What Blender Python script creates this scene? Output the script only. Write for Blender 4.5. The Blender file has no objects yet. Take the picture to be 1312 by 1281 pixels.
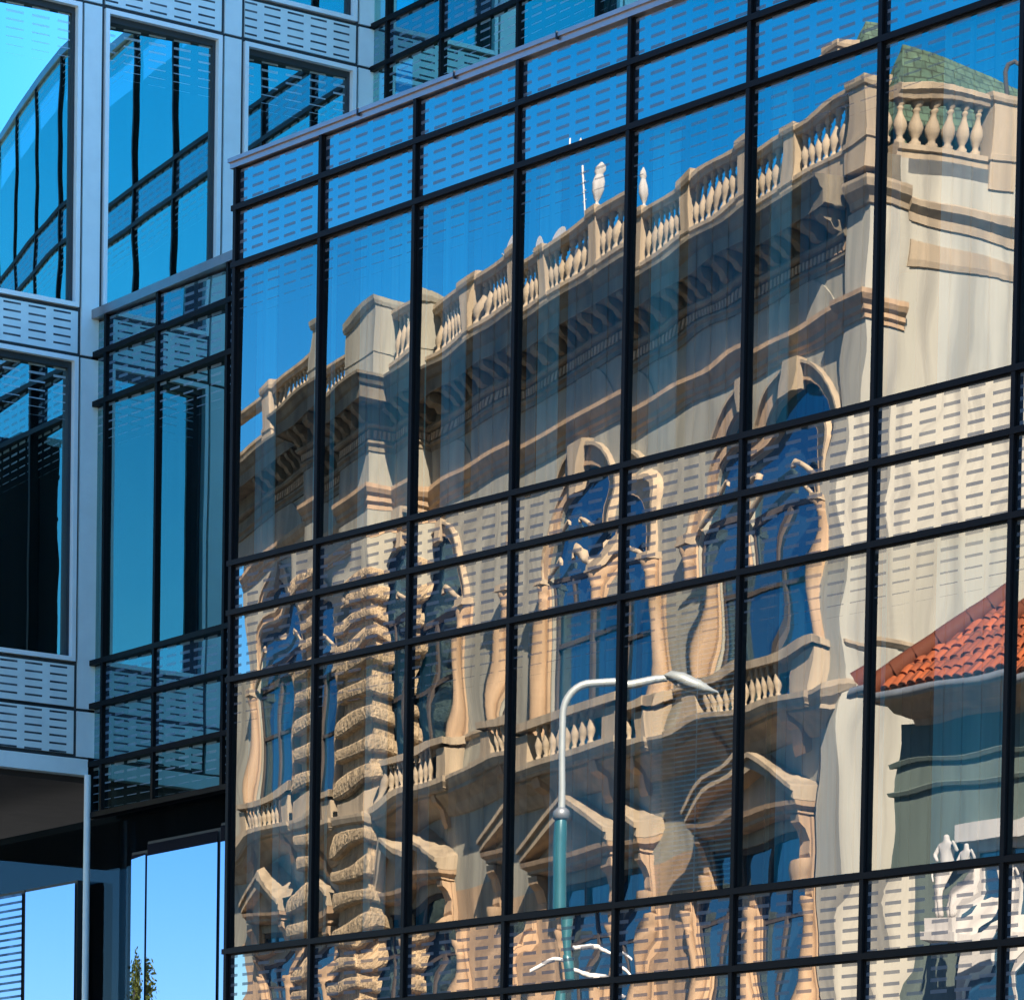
import bpy, bmesh, math, random
from mathutils import Vector, Matrix
random.seed(7)
C = bpy.context.scene.collection
SC = bpy.context.scene

# ------------------------------------------------------------------ camera
F_PX, CX_PX, PY_PX = 5088.55, 656.0, 2038.51
YAW, PITCH, ROLL = -0.8853280, -0.0587358, 0.0170989
CAM = Vector((29.10356, -20.36694, 1.7))
def cam_axes():
    fw = Vector((math.sin(YAW)*math.cos(PITCH), math.cos(YAW)*math.cos(PITCH), math.sin(PITCH)))
    r = Vector((math.cos(YAW), -math.sin(YAW), 0)); u = r.cross(fw)
    c, s = math.cos(ROLL), math.sin(ROLL)
    return c*r+s*u, -s*r+c*u, fw
cr, cu, cf = cam_axes()
cd = bpy.data.cameras.new('camera'); cam = bpy.data.objects.new('camera', cd); C.objects.link(cam)
cam.matrix_world = Matrix(((cr.x, cu.x, -cf.x, CAM.x), (cr.y, cu.y, -cf.y, CAM.y), (cr.z, cu.z, -cf.z, CAM.z), (0, 0, 0, 1)))
cd.sensor_width = 36; cd.sensor_fit = 'HORIZONTAL'
cd.lens = 36*F_PX/1312
cd.shift_y = (PY_PX-640.5)/1312
cd.clip_end = 2000
SC.camera = cam

# ------------------------------------------------------------------ light
SUN = Vector((1.98, 1.385, 1.9)).normalized()
w = bpy.data.worlds.new('World'); SC.world = w; w.use_nodes = True
nt = w.node_tree; nt.nodes.clear()
sky = nt.nodes.new('ShaderNodeTexSky'); sky.sky_type = 'NISHITA'; sky.sun_disc = False
sky.sun_elevation = math.asin(SUN.z); sky.sun_rotation = math.atan2(SUN.x, SUN.y)
sky.altitude = 300; sky.air_density = 1.0; sky.dust_density = 0.2; sky.ozone_density = 4.0
hs = nt.nodes.new('ShaderNodeHueSaturation'); hs.inputs['Saturation'].default_value = 1.44
bg = nt.nodes.new('ShaderNodeBackground'); bg.inputs['Strength'].default_value = 0.068
wo = nt.nodes.new('ShaderNodeOutputWorld')
nt.links.new(sky.outputs[0], hs.inputs['Color']); nt.links.new(hs.outputs[0], bg.inputs[0]); nt.links.new(bg.outputs[0], wo.inputs[0])
sl = bpy.data.lights.new('sun', 'SUN'); sl.energy = 5.0; sl.angle = math.radians(0.5); sl.color = (1, .90, .74)
so = bpy.data.objects.new('sun', sl); C.objects.link(so); so.location = (0, 0, 60)
so.rotation_euler = SUN.to_track_quat('Z', 'Y').to_euler()
SC.view_settings.view_transform = 'Standard'; SC.view_settings.look = 'None'; SC.view_settings.exposure = 2.45; SC.view_settings.gamma = 1
SC.cycles.max_bounces = 14; SC.cycles.glossy_bounces = 8; SC.cycles.transparent_max_bounces = 16; SC.cycles.diffuse_bounces = 3

# ------------------------------------------------------------------ materials
MATS = {}
class NB:
    def __init__(s, name):
        s.m = bpy.data.materials.new(name); s.m.use_nodes = True; s.t = s.m.node_tree; s.t.nodes.clear()
        s.out = s.t.nodes.new('ShaderNodeOutputMaterial'); MATS[name] = s.m
    def n(s, typ, **kw):
        nd = s.t.nodes.new('ShaderNode'+typ)
        for k, v in kw.items():
            if k.startswith('i_'):
                key = k[2:].replace('_', ' ')
                nd.inputs[int(key) if key.isdigit() else key].default_value = v
            else: setattr(nd, k, v)
        return nd
    def l(s, a, b): s.t.links.new(a, b)
    def math(s, op, a, b=None, c=None):
        nd = s.n('Math', operation=op)
        for i, v in enumerate((a, b, c)):
            if v is None: continue
            if hasattr(v, 'is_linked'): s.l(v, nd.inputs[i])
            else: nd.inputs[i].default_value = v
        return nd.outputs[0]
    def fin(s, sh): s.l(sh, s.out.inputs[0]); return s.m

def noise_mix(b, col, var=.25, scale=3.0, detail=6, rough=.6, stretch=(1, 1, 1)):
    tc = b.n('TexCoord'); mp = b.n('Mapping'); mp.inputs['Scale'].default_value = stretch
    b.l(tc.outputs['Object'], mp.inputs[0])
    nz = b.n('TexNoise', i_Scale=scale, i_Detail=detail, i_Roughness=rough); b.l(mp.outputs[0], nz.inputs['Vector'])
    rp = b.n('ValToRGB'); e = rp.color_ramp.elements
    e[0].position = .3; e[1].position = .7
    e[0].color = tuple(c*(1-var) for c in col)+(1,); e[1].color = tuple(min(1, c*(1+var)) for c in col)+(1,)
    b.l(nz.outputs[0], rp.inputs[0])
    return rp.outputs[0], nz.outputs[0], mp.outputs[0]

def stone(name, col, var=.2, scale=2.0, bump=.3, bscale=30, bdist=.02, rough=.85, stretch=(1, 1, .35), grime=.72):
    b = NB(name); c, _, _ = noise_mix(b, col, var, scale, stretch=stretch)
    tc = b.n('TexCoord'); nz = b.n('TexNoise', i_Scale=bscale, i_Detail=5); b.l(tc.outputs['Object'], nz.inputs['Vector'])
    bp = b.n('Bump', i_Strength=bump, i_Distance=bdist); b.l(nz.outputs[0], bp.inputs['Height'])
    # rain streaks and soot of old masonry
    mp = b.n('Mapping'); mp.inputs['Scale'].default_value = (3.5, 3.5, .22); b.l(tc.outputs['Object'], mp.inputs[0])
    n2 = b.n('TexNoise', i_Scale=1.0, i_Detail=5.0); b.l(mp.outputs[0], n2.inputs['Vector'])
    r2 = b.n('ValToRGB'); r2.color_ramp.elements[0].position = .36; r2.color_ramp.elements[0].color = (grime, grime, grime*1.02, 1); r2.color_ramp.elements[1].position = .56; b.l(n2.outputs[0], r2.inputs[0])
    mx = b.n('Mix', data_type='RGBA', blend_type='MULTIPLY'); mx.inputs[0].default_value = 1; b.l(c, mx.inputs[6]); b.l(r2.outputs[0], mx.inputs[7])
    p = b.n('BsdfPrincipled', i_Roughness=rough); b.l(mx.outputs[2], p.inputs['Base Color']); b.l(bp.outputs[0], p.inputs['Normal'])
    return b.fin(p.outputs[0])

def metal(name, col, rough=.35, metallic=.6, var=.06, spec=.5):  # spec = specular level
    b = NB(name); c, nz, _ = noise_mix(b, col, var, 4)
    p = b.n('BsdfPrincipled', i_Roughness=rough, i_Metallic=metallic); p.inputs['Specular IOR Level'].default_value = spec; b.l(c, p.inputs['Base Color'])
    return b.fin(p.outputs[0])

def dash_mask(b, pu, pv, du, dv, fade=None):
    """printed / punched dash pattern from the pane's own metric UV (u along, v down from its top)"""
    uv = b.n('UVMap'); sp = b.n('SeparateXYZ'); b.l(uv.outputs[0], sp.inputs[0])
    u, v = sp.outputs[0], sp.outputs[1]
    mu = b.math('LESS_THAN', b.math('FRACT', b.math('DIVIDE', u, pu)), du/pu)
    fv = b.math('FRACT', b.math('DIVIDE', v, pv))
    if fade:
        th = b.math('MULTIPLY', b.math('SUBTRACT', 1.0, b.math('DIVIDE', v, fade)), dv/pv)
        mv = b.math('LESS_THAN', fv, th)
    else: mv = b.math('LESS_THAN', fv, dv/pv)
    tn = b.n('TexNoise', i_Scale=3.0, i_Detail=4.0); b.l(uv.outputs[0], tn.inputs['Vector'])   # worn and dusty in places
    wear = b.math('MULTIPLY_ADD', tn.outputs[0], .9, .5)
    return b.math('MINIMUM', b.math('MULTIPLY', b.math('MULTIPLY', mu, mv), wear), 1.0)

def glass(name, refl, tcol, fac, dash=None, back=None, dcol=(.15, .16, .18), dfac=.75, fres=.35, dust=.04):
    """coated glass: mirror film over either a clear tinted pane or an opaque backing"""
    b = NB(name)
    g = b.n('BsdfGlossy', i_Roughness=0.0); g.inputs['Color'].default_value = refl+(1,)
    if back is None:
        t = b.n('BsdfTransparent'); t.inputs['Color'].default_value = tcol+(1,)
    else:
        t = b.n('BsdfDiffuse'); t.inputs['Color'].default_value = back+(1,)
    fr = b.n('Fresnel', i_IOR=1.5)
    f = b.math('ADD', b.math('MULTIPLY', fr.outputs[0], fres), fac)
    mx = b.n('MixShader'); b.l(f, mx.inputs[0]); b.l(t.outputs[0], mx.inputs[1]); b.l(g.outputs[0], mx.inputs[2])
    sh = mx.outputs[0]
    if dash:
        d = b.n('BsdfDiffuse'); d.inputs['Color'].default_value = dcol+(1,)
        m = b.math('MULTIPLY', dash_mask(b, *dash), dfac)
        m2 = b.n('MixShader'); b.l(m, m2.inputs[0]); b.l(sh, m2.inputs[1]); b.l(d.outputs[0], m2.inputs[2]); sh = m2.outputs[0]
    if dust:   # thin uneven film of street dust with run marks
        tc = b.n('TexCoord'); mp = b.n('Mapping'); mp.inputs['Scale'].default_value = (5, 5, .6); b.l(tc.outputs['Object'], mp.inputs[0])
        nz = b.n('TexNoise', i_Scale=1.0, i_Detail=7.0, i_Roughness=.7); b.l(mp.outputs[0], nz.inputs['Vector'])
        df = b.n('BsdfDiffuse'); df.inputs['Color'].default_value = (.34, .34, .32, 1)
        k = b.math('MULTIPLY', b.math('POWER', nz.outputs[0], 2.0), dust)
        m3 = b.n('MixShader'); b.l(k, m3.inputs[0]); b.l(sh, m3.inputs[1]); b.l(df.outputs[0], m3.inputs[2]); sh = m3.outputs[0]
    return b.fin(sh)

stone('stucco', (.30, .29, .235), .22, 1.2, .15, 60)
stone('trim_stone', (.41, .285, .175), .2, 2.5, .3, 40)
stone('pale_stone', (.36, .29, .20), .15, 2.5, .25, 40)
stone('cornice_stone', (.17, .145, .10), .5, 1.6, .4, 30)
stone('rustic_stone', (.38, .285, .17), .35, 6, 1.0, 11, .10)
stone('plaster', (.36, .35, .295), .1, 1.0, .1, 50)
stone('shade_toned_plaster', (.11, .15, .135), .15, 1.5, .15, 50)  # dark teal grey: shade on the house walls is put into this colour
stone('white_plaster', (.5, .49, .47), .08, 4, .1, 50)
stone('bronze_dark', (.06, .05, .045), .3, 4, .2, 40)
stone('ornament', (.20, .17, .13), .5, 14, 1.0, 22, .08)
stone('concrete', (.16, .15, .15), .2, 2, .2, 40)
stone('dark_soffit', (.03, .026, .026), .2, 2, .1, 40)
stone('asphalt', (.05, .05, .052), .25, 3, .3, 120, .01)
stone('paving', (.11, .11, .105), .2, 2, .2, 60, .01)
stone('white_paint', (.75, .75, .73), .05, 3, .05, 60)
metal('black_aluminium', (.005, .005, .006), .5, .0, .05, .12)
metal('gasket', (.02, .025, .035), .3, .3)
metal('silver_cladding', (.74, .88, .86), .5, .05, .05)
metal('silver_frame', (.84, .92, .90), .45, .1, .04)
metal('grey_coping', (.34, .30, .30), .3, .8, .1)
metal('joint', (.02, .03, .035), .6, .0)
metal('zinc', (.25, .27, .29), .5, .5, .15)
metal('galvanised', (.42, .46, .46), .45, .3, .08)
metal('teal_paint', (.03, .13, .16), .35, .1, .1)
metal('white_enamel', (.6, .6, .6), .35, 0, .03)
stone('interior_dark', (.03, .05, .06), .2, 2, 0, 40)
stone('interior_teal', (.22, .46, .54), .2, 1.5, 0, 40)
stone('interior_floor', (.10, .12, .13), .2, 1.5, 0, 40)
stone('ceiling_white', (.45, .55, .6), .05, 1, 0, 40)
stone('curtain_teal', (.07, .48, .60), .15, 3, .1, 20, stretch=(6, 6, .1))
stone('curtain_pale', (.20, .62, .68), .08, 3, .05, 20, stretch=(6, 6, .1))
stone('curtain_deep', (.02, .22, .32), .12, 3, .05, 20, stretch=(6, 6, .1))
stone('curtain_grey', (.35, .37, .38), .15, 3, .1, 20, stretch=(6, 6, .1))
stone('blind_grey', (.30, .62, .70), .08, 3, 0, 20)
stone('bark', (.09, .07, .05), .3, 6, .6, 30)
glass('facade_glass', (.56, .53, .51), (.55, .88, .95), .50, dash=(.24, .085, .175, .034, .46), dfac=.55)
glass('facade_spandrel', (.54, .50, .475), None, .64, dash=(.24, .083, .165, .026), back=(.03, .05, .08), dfac=.75)
glass('rear_glass', (.42, .80, .74), (.25, .5, .6), .64, dash=(.24, .085, .175, .03, .46), dfac=.5, dcol=(.3, .45, .55))
glass('wing_glass', (.34, .60, .58), (.12, .3, .4), .52, dash=(.24, .085, .175, .03, .46), dfac=.5, dcol=(.3, .45, .55))
glass('wing_spandrel', (.36, .66, .66), None, .52, dash=(.24, .083, .170, .028), back=(.02, .05, .09), dfac=.5, dcol=(.2, .34, .45))
glass('tower_window_glass', (.80, 1.0, .94), (.2, .45, .55), .66, dash=(.28, .085, .19, .03, .55), dfac=.55, dcol=(.5, .7, .78))
glass('dark_glass', (.25, .3, .36), (.3, .4, .45), .05, fres=.2)
glass('sky_glass', (.27, .33, .50), None, .82, back=(.015, .025, .04))
glass('slatted_glass', (.27, .33, .50), None, .82, back=(.015, .025, .04), dash=(10, .075, 10, .026), dcol=(.03, .05, .07), dfac=.9)
glass('old_window_glass', (.22, .42, .60), None, .32, back=(.01, .04, .075))
b = NB('slotted_metal'); m = dash_mask(b, .28, .078, .195, .02)
c, _, _ = noise_mix(b, (.70, .84, .82), .08, 4)
mx = b.n('Mix', data_type='RGBA'); b.l(m, mx.inputs[0]); b.l(c, mx.inputs[6]); mx.inputs[7].default_value = (.02, .035, .045, 1)
p = b.n('BsdfPrincipled', i_Roughness=.5, i_Metallic=.1); b.l(mx.outputs[2], p.inputs['Base Color']); b.fin(p.outputs[0])
def tiles(name, col, col2, su, sv, bump=1.0):
    b = NB(name); uv = b.n('UVMap')
    br = b.n('TexBrick', offset=.5, i_Scale=1.0); br.inputs['Brick Width'].default_value = su; br.inputs['Row Height'].default_value = sv
    br.inputs['Mortar Size'].default_value = .012; br.inputs['Color1'].default_value = col+(1,); br.inputs['Color2'].default_value = col2+(1,); br.inputs['Mortar'].default_value = tuple(c*.35 for c in col)+(1,)
    b.l(uv.outputs[0], br.inputs['Vector'])
    nz = b.n('TexNoise', i_Scale=5.0, i_Detail=6.0); b.l(uv.outputs[0], nz.inputs['Vector'])
    mx = b.n('Mix', data_type='RGBA', blend_type='MULTIPLY'); mx.inputs[0].default_value = .7
    rp = b.n('ValToRGB'); rp.color_ramp.elements[0].color = (.45, .4, .4, 1); rp.color_ramp.elements[0].position = .35; rp.color_ramp.elements[1].position = .6; b.l(nz.outputs[0], rp.inputs[0])
    b.l(br.outputs[0], mx.inputs[6]); b.l(rp.outputs[0], mx.inputs[7])
    p = b.n('BsdfPrincipled', i_Roughness=.8); b.l(mx.outputs[2], p.inputs['Base Color'])
    return b.fin(p.outputs[0])
tiles('red_tiles', (.36, .08, .014), (.22, .05, .012), .21, .3)
tiles('green_tiles', (.09, .155, .10), (.06, .115, .08), .2, .14)
b = NB('leaves'); oi = b.n('TexCoord'); nz = b.n('TexNoise', i_Scale=2.5, i_Detail=3); b.l(oi.outputs['Object'], nz.inputs['Vector'])
rp = b.n('ValToRGB'); e = rp.color_ramp.elements; e[0].position = .35; e[0].color = (.07, .14, .02, 1); e[1].position = .65; e[1].color = (.30, .27, .03, 1)
b.l(nz.outputs[0], rp.inputs[0]); p = b.n('BsdfPrincipled', i_Roughness=.6); b.l(rp.outputs[0], p.inputs['Base Color']); b.fin(p.outputs[0])

# ------------------------------------------------------------------ mesh builder
IDT = lambda p: Vector(p)
class MB:
    def __init__(s, T=IDT): s.v = []; s.f = []; s.T = T; s.uv = {}; s.sm = set()
    def add(s, vs, fs, smooth=False, uvs=None):
        o = len(s.v); s.v += [s.T(p) for p in vs]
        for i, f in enumerate(fs):
            k = len(s.f); s.f.append([o+j for j in f])
            if smooth: s.sm.add(k)
            if uvs: s.uv[k] = [uvs[j] for j in f]
        return s
    def box(s, x0, x1, y0, y1, z0, z1):
        return s.add([(x, y, z) for z in (z0, z1) for y in (y0, y1) for x in (x0, x1)],
              [(0, 2, 3, 1), (4, 5, 7, 6), (0, 1, 5, 4), (2, 6, 7, 3), (0, 4, 6, 2), (1, 3, 7, 5)])
    def lathe(s, x, y, prof, n=12, z=0):
        vs = []; fs = []
        for r, h in prof:
            for k in range(n):
                a = 2*math.pi*k/n; vs.append((x+r*math.cos(a), y+r*math.sin(a), z+h))
        for i in range(len(prof)-1):
            for k in range(n):
                fs.append((i*n+k, i*n+(k+1) % n, (i+1)*n+(k+1) % n, (i+1)*n+k))
        s.add(vs, fs, True)
        s.add(vs[:n], [tuple(range(n))]); s.add(vs[-n:], [tuple(range(n))]); return s
    def tube(s, pts, r, n=8):
        pts = [Vector(p) for p in pts]; rs = r if isinstance(r, (list, tuple)) else [r]*len(pts)
        vs = []; fs = []; up = None
        for i, p in enumerate(pts):
            d = (pts[min(i+1, len(pts)-1)]-pts[max(i-1, 0)]).normalized()
            if up is None: up = Vector((0, 0, 1)) if abs(d.z) < .9 else Vector((1, 0, 0))
            a = d.cross(up).normalized(); bb = a.cross(d).normalized(); up = bb
            for k in range(n):
                t = 2*math.pi*k/n; vs.append(p+rs[i]*(math.cos(t)*a+math.sin(t)*bb))
        for i in range(len(pts)-1):
            for k in range(n): fs.append((i*n+k, i*n+(k+1) % n, (i+1)*n+(k+1) % n, (i+1)*n+k))
        s.add(vs, fs, True); s.add(vs[:n], [tuple(range(n))]); s.add(vs[-n:], [tuple(range(n))]); return s
    def prism(s, poly, w0, w1):
        """polygon in (u,z) extruded between depths w0,w1"""
        n = len(poly)
        vs = [(u, w0, z) for u, z in poly]+[(u, w1, z) for u, z in poly]
        return s.add(vs, [tuple(range(n)), tuple(range(2*n-1, n-1, -1))]+[(i, (i+1) % n, n+(i+1) % n, n+i) for i in range(n)])
    def sweep(s, path, prof, smooth=False):
        """profile [(offset, z)] carried along a horizontal path of (u,w) with mitred corners; offset to the left of travel"""
        m = len(prof); vs = []; fs = []
        for i, p in enumerate(path):
            p = Vector(p)
            d0 = (p-Vector(path[i-1])).normalized() if i > 0 else None
            d1 = (Vector(path[i+1])-p).normalized() if i < len(path)-1 else None
            n0 = Vector((-d0.y, d0.x)) if d0 else None; n1 = Vector((-d1.y, d1.x)) if d1 else None
            if n0 and n1: nn = (n0+n1); nn = nn/(1+n0.dot(n1))
            else: nn = n0 or n1
            for o, z in prof: q = p+nn*o; vs.append((q.x, q.y, z))
        for i in range(len(path)-1):
            for k in range(m-1): fs.append((i*m+k, i*m+k+1, (i+1)*m+k+1, (i+1)*m+k))
        s.add(vs, fs, smooth)
        s.add(vs[:m], [tuple(range(m))]); s.add(vs[-m:], [tuple(range(m))]); return s
    def build(s, name, mat, parent=None, base=None, recalc=True):
        if parent is not None: base = parent_base(parent)
        base = Vector(base) if base is not None else Vector((0, 0, 0))
        me = bpy.data.meshes.new(name)
        me.from_pydata([tuple(v-base) for v in s.v], [], s.f)
        for k in s.sm: me.polygons[k].use_smooth = True
        if s.uv:
            ul = me.uv_layers.new(name='UVMap')
            for k, uvs in s.uv.items():
                for li, q in zip(me.polygons[k].loop_indices, uvs): ul.data[li].uv = q
        if recalc:
            bm = bmesh.new(); bm.from_mesh(me); bmesh.ops.recalc_face_normals(bm, faces=bm.faces[:]); bm.to_mesh(me); bm.free()
        me.materials.append(MATS[mat])
        o = bpy.data.objects.new(name, me); C.objects.link(o)
        if parent is not None: o.parent = parent
        else: o.location = base
        return o
def parent_base(p):
    b = Vector((0, 0, 0))
    while p is not None: b += p.location; p = p.parent
    return b
def tag(o, label, cat, group=None):
    o['label'] = label; o['category'] = cat
    if group: o['group'] = group
    return o
def thing(name, loc, label, cat, group=None):
    o = bpy.data.objects.new(name, None); C.objects.link(o); o.location = loc; o.empty_display_size = .3
    return tag(o, label, cat, group)
def struct(name, mb, mat):
    o = mb.build(name, mat); o['kind'] = 'structure'; return o
def dup(o, parent, delta):
    c = o.copy(); C.objects.link(c); c.parent = parent; c.location = o.location+Vector(delta); return c

def frame_T(org, du, dn):
    org, du, dn = Vector(org), Vector(du), Vector(dn)
    return lambda p: Vector((org.x+du.x*p[0]+dn.x*p[1], org.y+du.y*p[0]+dn.y*p[1], p[2]))

def pane(T, x0, x1, z0, z1, name, mat, parent, amp=.0, noise=.0, tx=0., tz=0., y=0.0, ax=None, az=None, nx=14, nz=None):
    """one glass pane: a sheet with the slight pillow, tilt and roller waves of a real insulated unit (y outward)"""
    W, H = x1-x0, z1-z0
    nz = nz or max(6, int(nx*H/W*1.1))
    ph = [random.uniform(0, 6.28) for _ in range(8)]; kx = [random.uniform(.8, 3.2) for _ in range(8)]; kz = [random.uniform(1.0, 5.5) for _ in range(8)]
    ax = amp if ax is None else ax; az = amp if az is None else az
    vs = []; uv = []; fs = []
    for j in range(nz+1):
        for i in range(nx+1):
            a, c = i/nx, j/nz; x = x0+W*a; z = z0+H*c
            d = ax*4*a*(1-a)+az*4*c*(1-c)+tx*W*(a-.5)+tz*H*(c-.5)
            if noise:
                d += noise*sum(math.sin(kx[q]*a*3.1*W+kz[q]*c*2.2*H+ph[q])/(kx[q]+kz[q]) for q in range(8))
            vs.append((x, y+d, z)); uv.append((x-x0+.06, z1-z))
    for j in range(nz):
        for i in range(nx): k = j*(nx+1)+i; fs.append((k, k+1, k+nx+2, k+nx+1))
    mb = MB(T); mb.add(vs, fs, True, uv)
    return mb.build(name, mat, parent, recalc=False)

# z levels shared by the glass blocks
ZC, Z1, Z2, Z3, Z4, Z5, Z6, Z7, Z8 = 12.07, 11.68, 11.19, 8.62, 8.19, 7.61, 5.24, 4.66, 4.05

# ================================================================== SETTING
g = MB(); g.add([(-400, -400, 0), (400, -400, 0), (400, 400, 0), (-400, 400, 0)], [(0, 1, 2, 3)]); struct('ground', g, 'paving')
g = MB(); g.add([(-200, -12.5, .004), (200, -12.5, .004), (200, -4.5, .004), (-200, -4.5, .004)], [(0, 1, 2, 3)]); struct('road', g, 'asphalt')
g = MB(); g.box(-200, 200, -4.5, -4.2, 0, .13); struct('kerb', g, 'concrete')

# ================================================================== M : the mirrored glass block
TM = frame_T((0, 0, 0), (1, 0, 0), (0, -1, 0))
COLX = [.096, 1.348, 2.656, 3.988, 5.354, 6.722, 8.118, 9.518, 10.87, 12.22]
glassb = thing('glass_office_block', (5, 0, 0), 'low glass office block with black grid mirroring an ornate stone building', 'office building')
ROWS = [(Z1, ZC-.03, 's'), (Z2, Z1, 's'), (Z3, Z2, 'g'), (Z4, Z3, 's'), (Z5, Z4, 's'), (Z6, Z5, 'g'), (Z7, Z6, 's'), (Z8, Z7, 's')]
# tilt (tx, tz) and pillow of single panes
SHAPE = {(5, 6): (.0004, .0008), (2, 6): (.0002, .0012), (5, 3): (.0010, .0006)}
PILLOW = {'g': (.0020, .0022), 's': (.0029, .0006)}
TILT = {(2, 5): (.004, .001), (2, 0): (0, -.0055), (2, 1): (0, -.0045), (2, 2): (.001, -.0028), (2, 3): (-.001, -.0022), (2, 4): (.0005, -.0034), (2, 6): (-.001, 0), (5, 3): (0, 0), (5, 6): (-.0022, 0)}
for r, (z0, z1, kind) in enumerate(ROWS):
    for c in range(len(COLX)-1):
        pax, paz = PILLOW[kind]
        tx, tz = TILT.get((r, c), (random.gauss(0, .0024), random.gauss(0, .0020)) if kind == 's' else (random.gauss(0, .0015), random.gauss(0, .0012)))
        pane(TM, COLX[c]+.03, COLX[c+1]-.03, z0+.035, z1-.035, 'glass_pane' if kind == 'g' else 'spandrel_pane',
             'facade_glass' if kind == 'g' else 'facade_spandrel', glassb, noise=(.0001 if (r, c) == (5, 3) else .0003 if (r, c) == (5, 6) else .0006 if r == 5 else .00034) if kind == 'g' else .0011, tx=tx, tz=tz,
             ax=SHAPE.get((r, c), (pax*random.uniform(.7, 1.2), 0))[0], az=SHAPE[(r, c)][1] if (r, c) in SHAPE else paz*random.uniform(.6, 1.2))
for x in COLX:
    m = MB(TM); m.box(x-.020, x+.020, -.08, .045, 0, ZC-.03); m.box(x-.030, x-.020, -.08, .018, 0, ZC-.03); m.box(x+.020, x+.030, -.08, .018, 0, ZC-.03)
    m.build('mullion', 'black_aluminium', glassb)
for z in (Z1, Z2, Z3, Z4, Z5, Z6, Z7, Z8):
    m = MB(TM); m.box(.05, COLX[-1], -.082, .05, z-.026, z+.020); m.box(.05, COLX[-1], -.082, .020, z-.036, z-.026); m.box(.05, COLX[-1], -.082, .020, z+.020, z+.030)
    m.build('transom', 'black_aluminium', glassb)
m = MB(TM); m.box(.02, COLX[-1]+.1, -.35, .07, ZC+.0, ZC+.035); m.box(.03, COLX[-1]+.1, -.3, .05, ZC-.05, ZC); m.build('coping', 'grey_coping', glassb)
for x in (1.9, 3.2, 4.5, 5.9):
    m = MB(TM); m.box(x, x+.012, -.34, .078, ZC-.02, ZC+.042); m.build('coping_joint', 'gasket', glassb)
m = MB(); m.box(.06, 12.2, .5, 4.6, 11.72, 11.95); m.build('roof_slab', 'zinc', glassb)
m = MB(); m.box(.04, .10, .09, 4.6, 0, 12.02); m.build('side_wall', 'black_aluminium', glassb)
for z0, z1 in ((7.66, 8.18), (4.10, 4.62), (11.22, 11.7)):
    m = MB(); m.box(.11, 12.2, .12, 4.5, z0, z1); m.build('floor_slab', 'interior_floor', glassb)
m = MB(); m.box(.11, 12.2, 4.5, 4.6, 0, 11.7); m.build('back_wall', 'interior_teal', glassb)
# blinds and drapes drawn part way across, close behind the glass: (column, row, from, to as fractions of the pane, fabric)
DRAPES = [(0, 2, .04, .28, 'b'), (0, 2, .52, .74, 'd'), (0, 2, .76, 1, 'b'), (1, 2, .0, .2, 'd'), (1, 2, .24, .62, 'b'), (1, 2, .62, 1, 'l'), (2, 2, .1, .34, 'b'), (2, 2, .36, 1, 'm'), (3, 2, .06, .24, 'l'), (3, 2, .26, 1, 'm'),
          (4, 2, .06, .3, 'l'), (4, 2, .31, 1, 'm'), (5, 2, .05, .2, 'l'), (5, 2, .22, 1, 'm'), (6, 2, .04, .32, 'd'), (6, 2, .34, 1, 'l'), (7, 2, .1, .9, 'm'),
          (0, 5, .0, .14, 'b'), (0, 5, .15, .3, 'd'), (0, 5, .32, .72, 'b'), (0, 5, .80, 1, 'l'), (1, 5, .2, .4, 'd'), (1, 5, .4, .64, 'l'), (1, 5, .66, 1, 'm'), (2, 5, .1, .9, 'd'), (3, 5, .22, 1, 'b'), (4, 5, .02, .2, 'b'), (4, 5, .21, 1, 'd'),
          (5, 5, .0, .14, 'd'), (5, 5, .16, 1, 'b'), (6, 5, .0, .36, 'd'), (6, 5, .37, 1, 'l'), (7, 5, .1, 1, 'b')]
FAB = {'b': ('curtain_teal', .16), 'l': ('curtain_pale', .13), 'm': ('curtain_deep', .22), 'd': ('interior_dark', .3)}
for c, r, a, e, k_ in DRAPES:
    mt, dp = FAB[k_]; z0, z1, _ = ROWS[r]; x0 = COLX[c]+.03+(COLX[c+1]-COLX[c]-.06)*a; x1 = COLX[c]+.03+(COLX[c+1]-COLX[c]-.06)*e
    m = MB(); n = max(2, int((x1-x0)/.09))
    for k in range(n): d0 = dp+(.012 if k % 2 else 0); m.box(x0+(x1-x0)*k/n, x0+(x1-x0)*(k+1)/n, d0, d0+.012, z0+.02, z1-.02)
    m.build('drape' if k_ != 'd' else 'partition', mt, glassb)
m = MB()
for k in range(60): z = 5.32+k*.0375; m.add([(5.62, .10, z), (6.68, .10, z), (6.68, .125, z+.018), (5.62, .125, z+.018)], [(0, 1, 2, 3)])
m.box(5.62, 6.68, .10, .13, 7.55, 7.58); m.box(6.13, 6.136, .095, .10, 5.3, 7.56)
m.build('venetian_blind', 'blind_grey', glassb)

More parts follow.
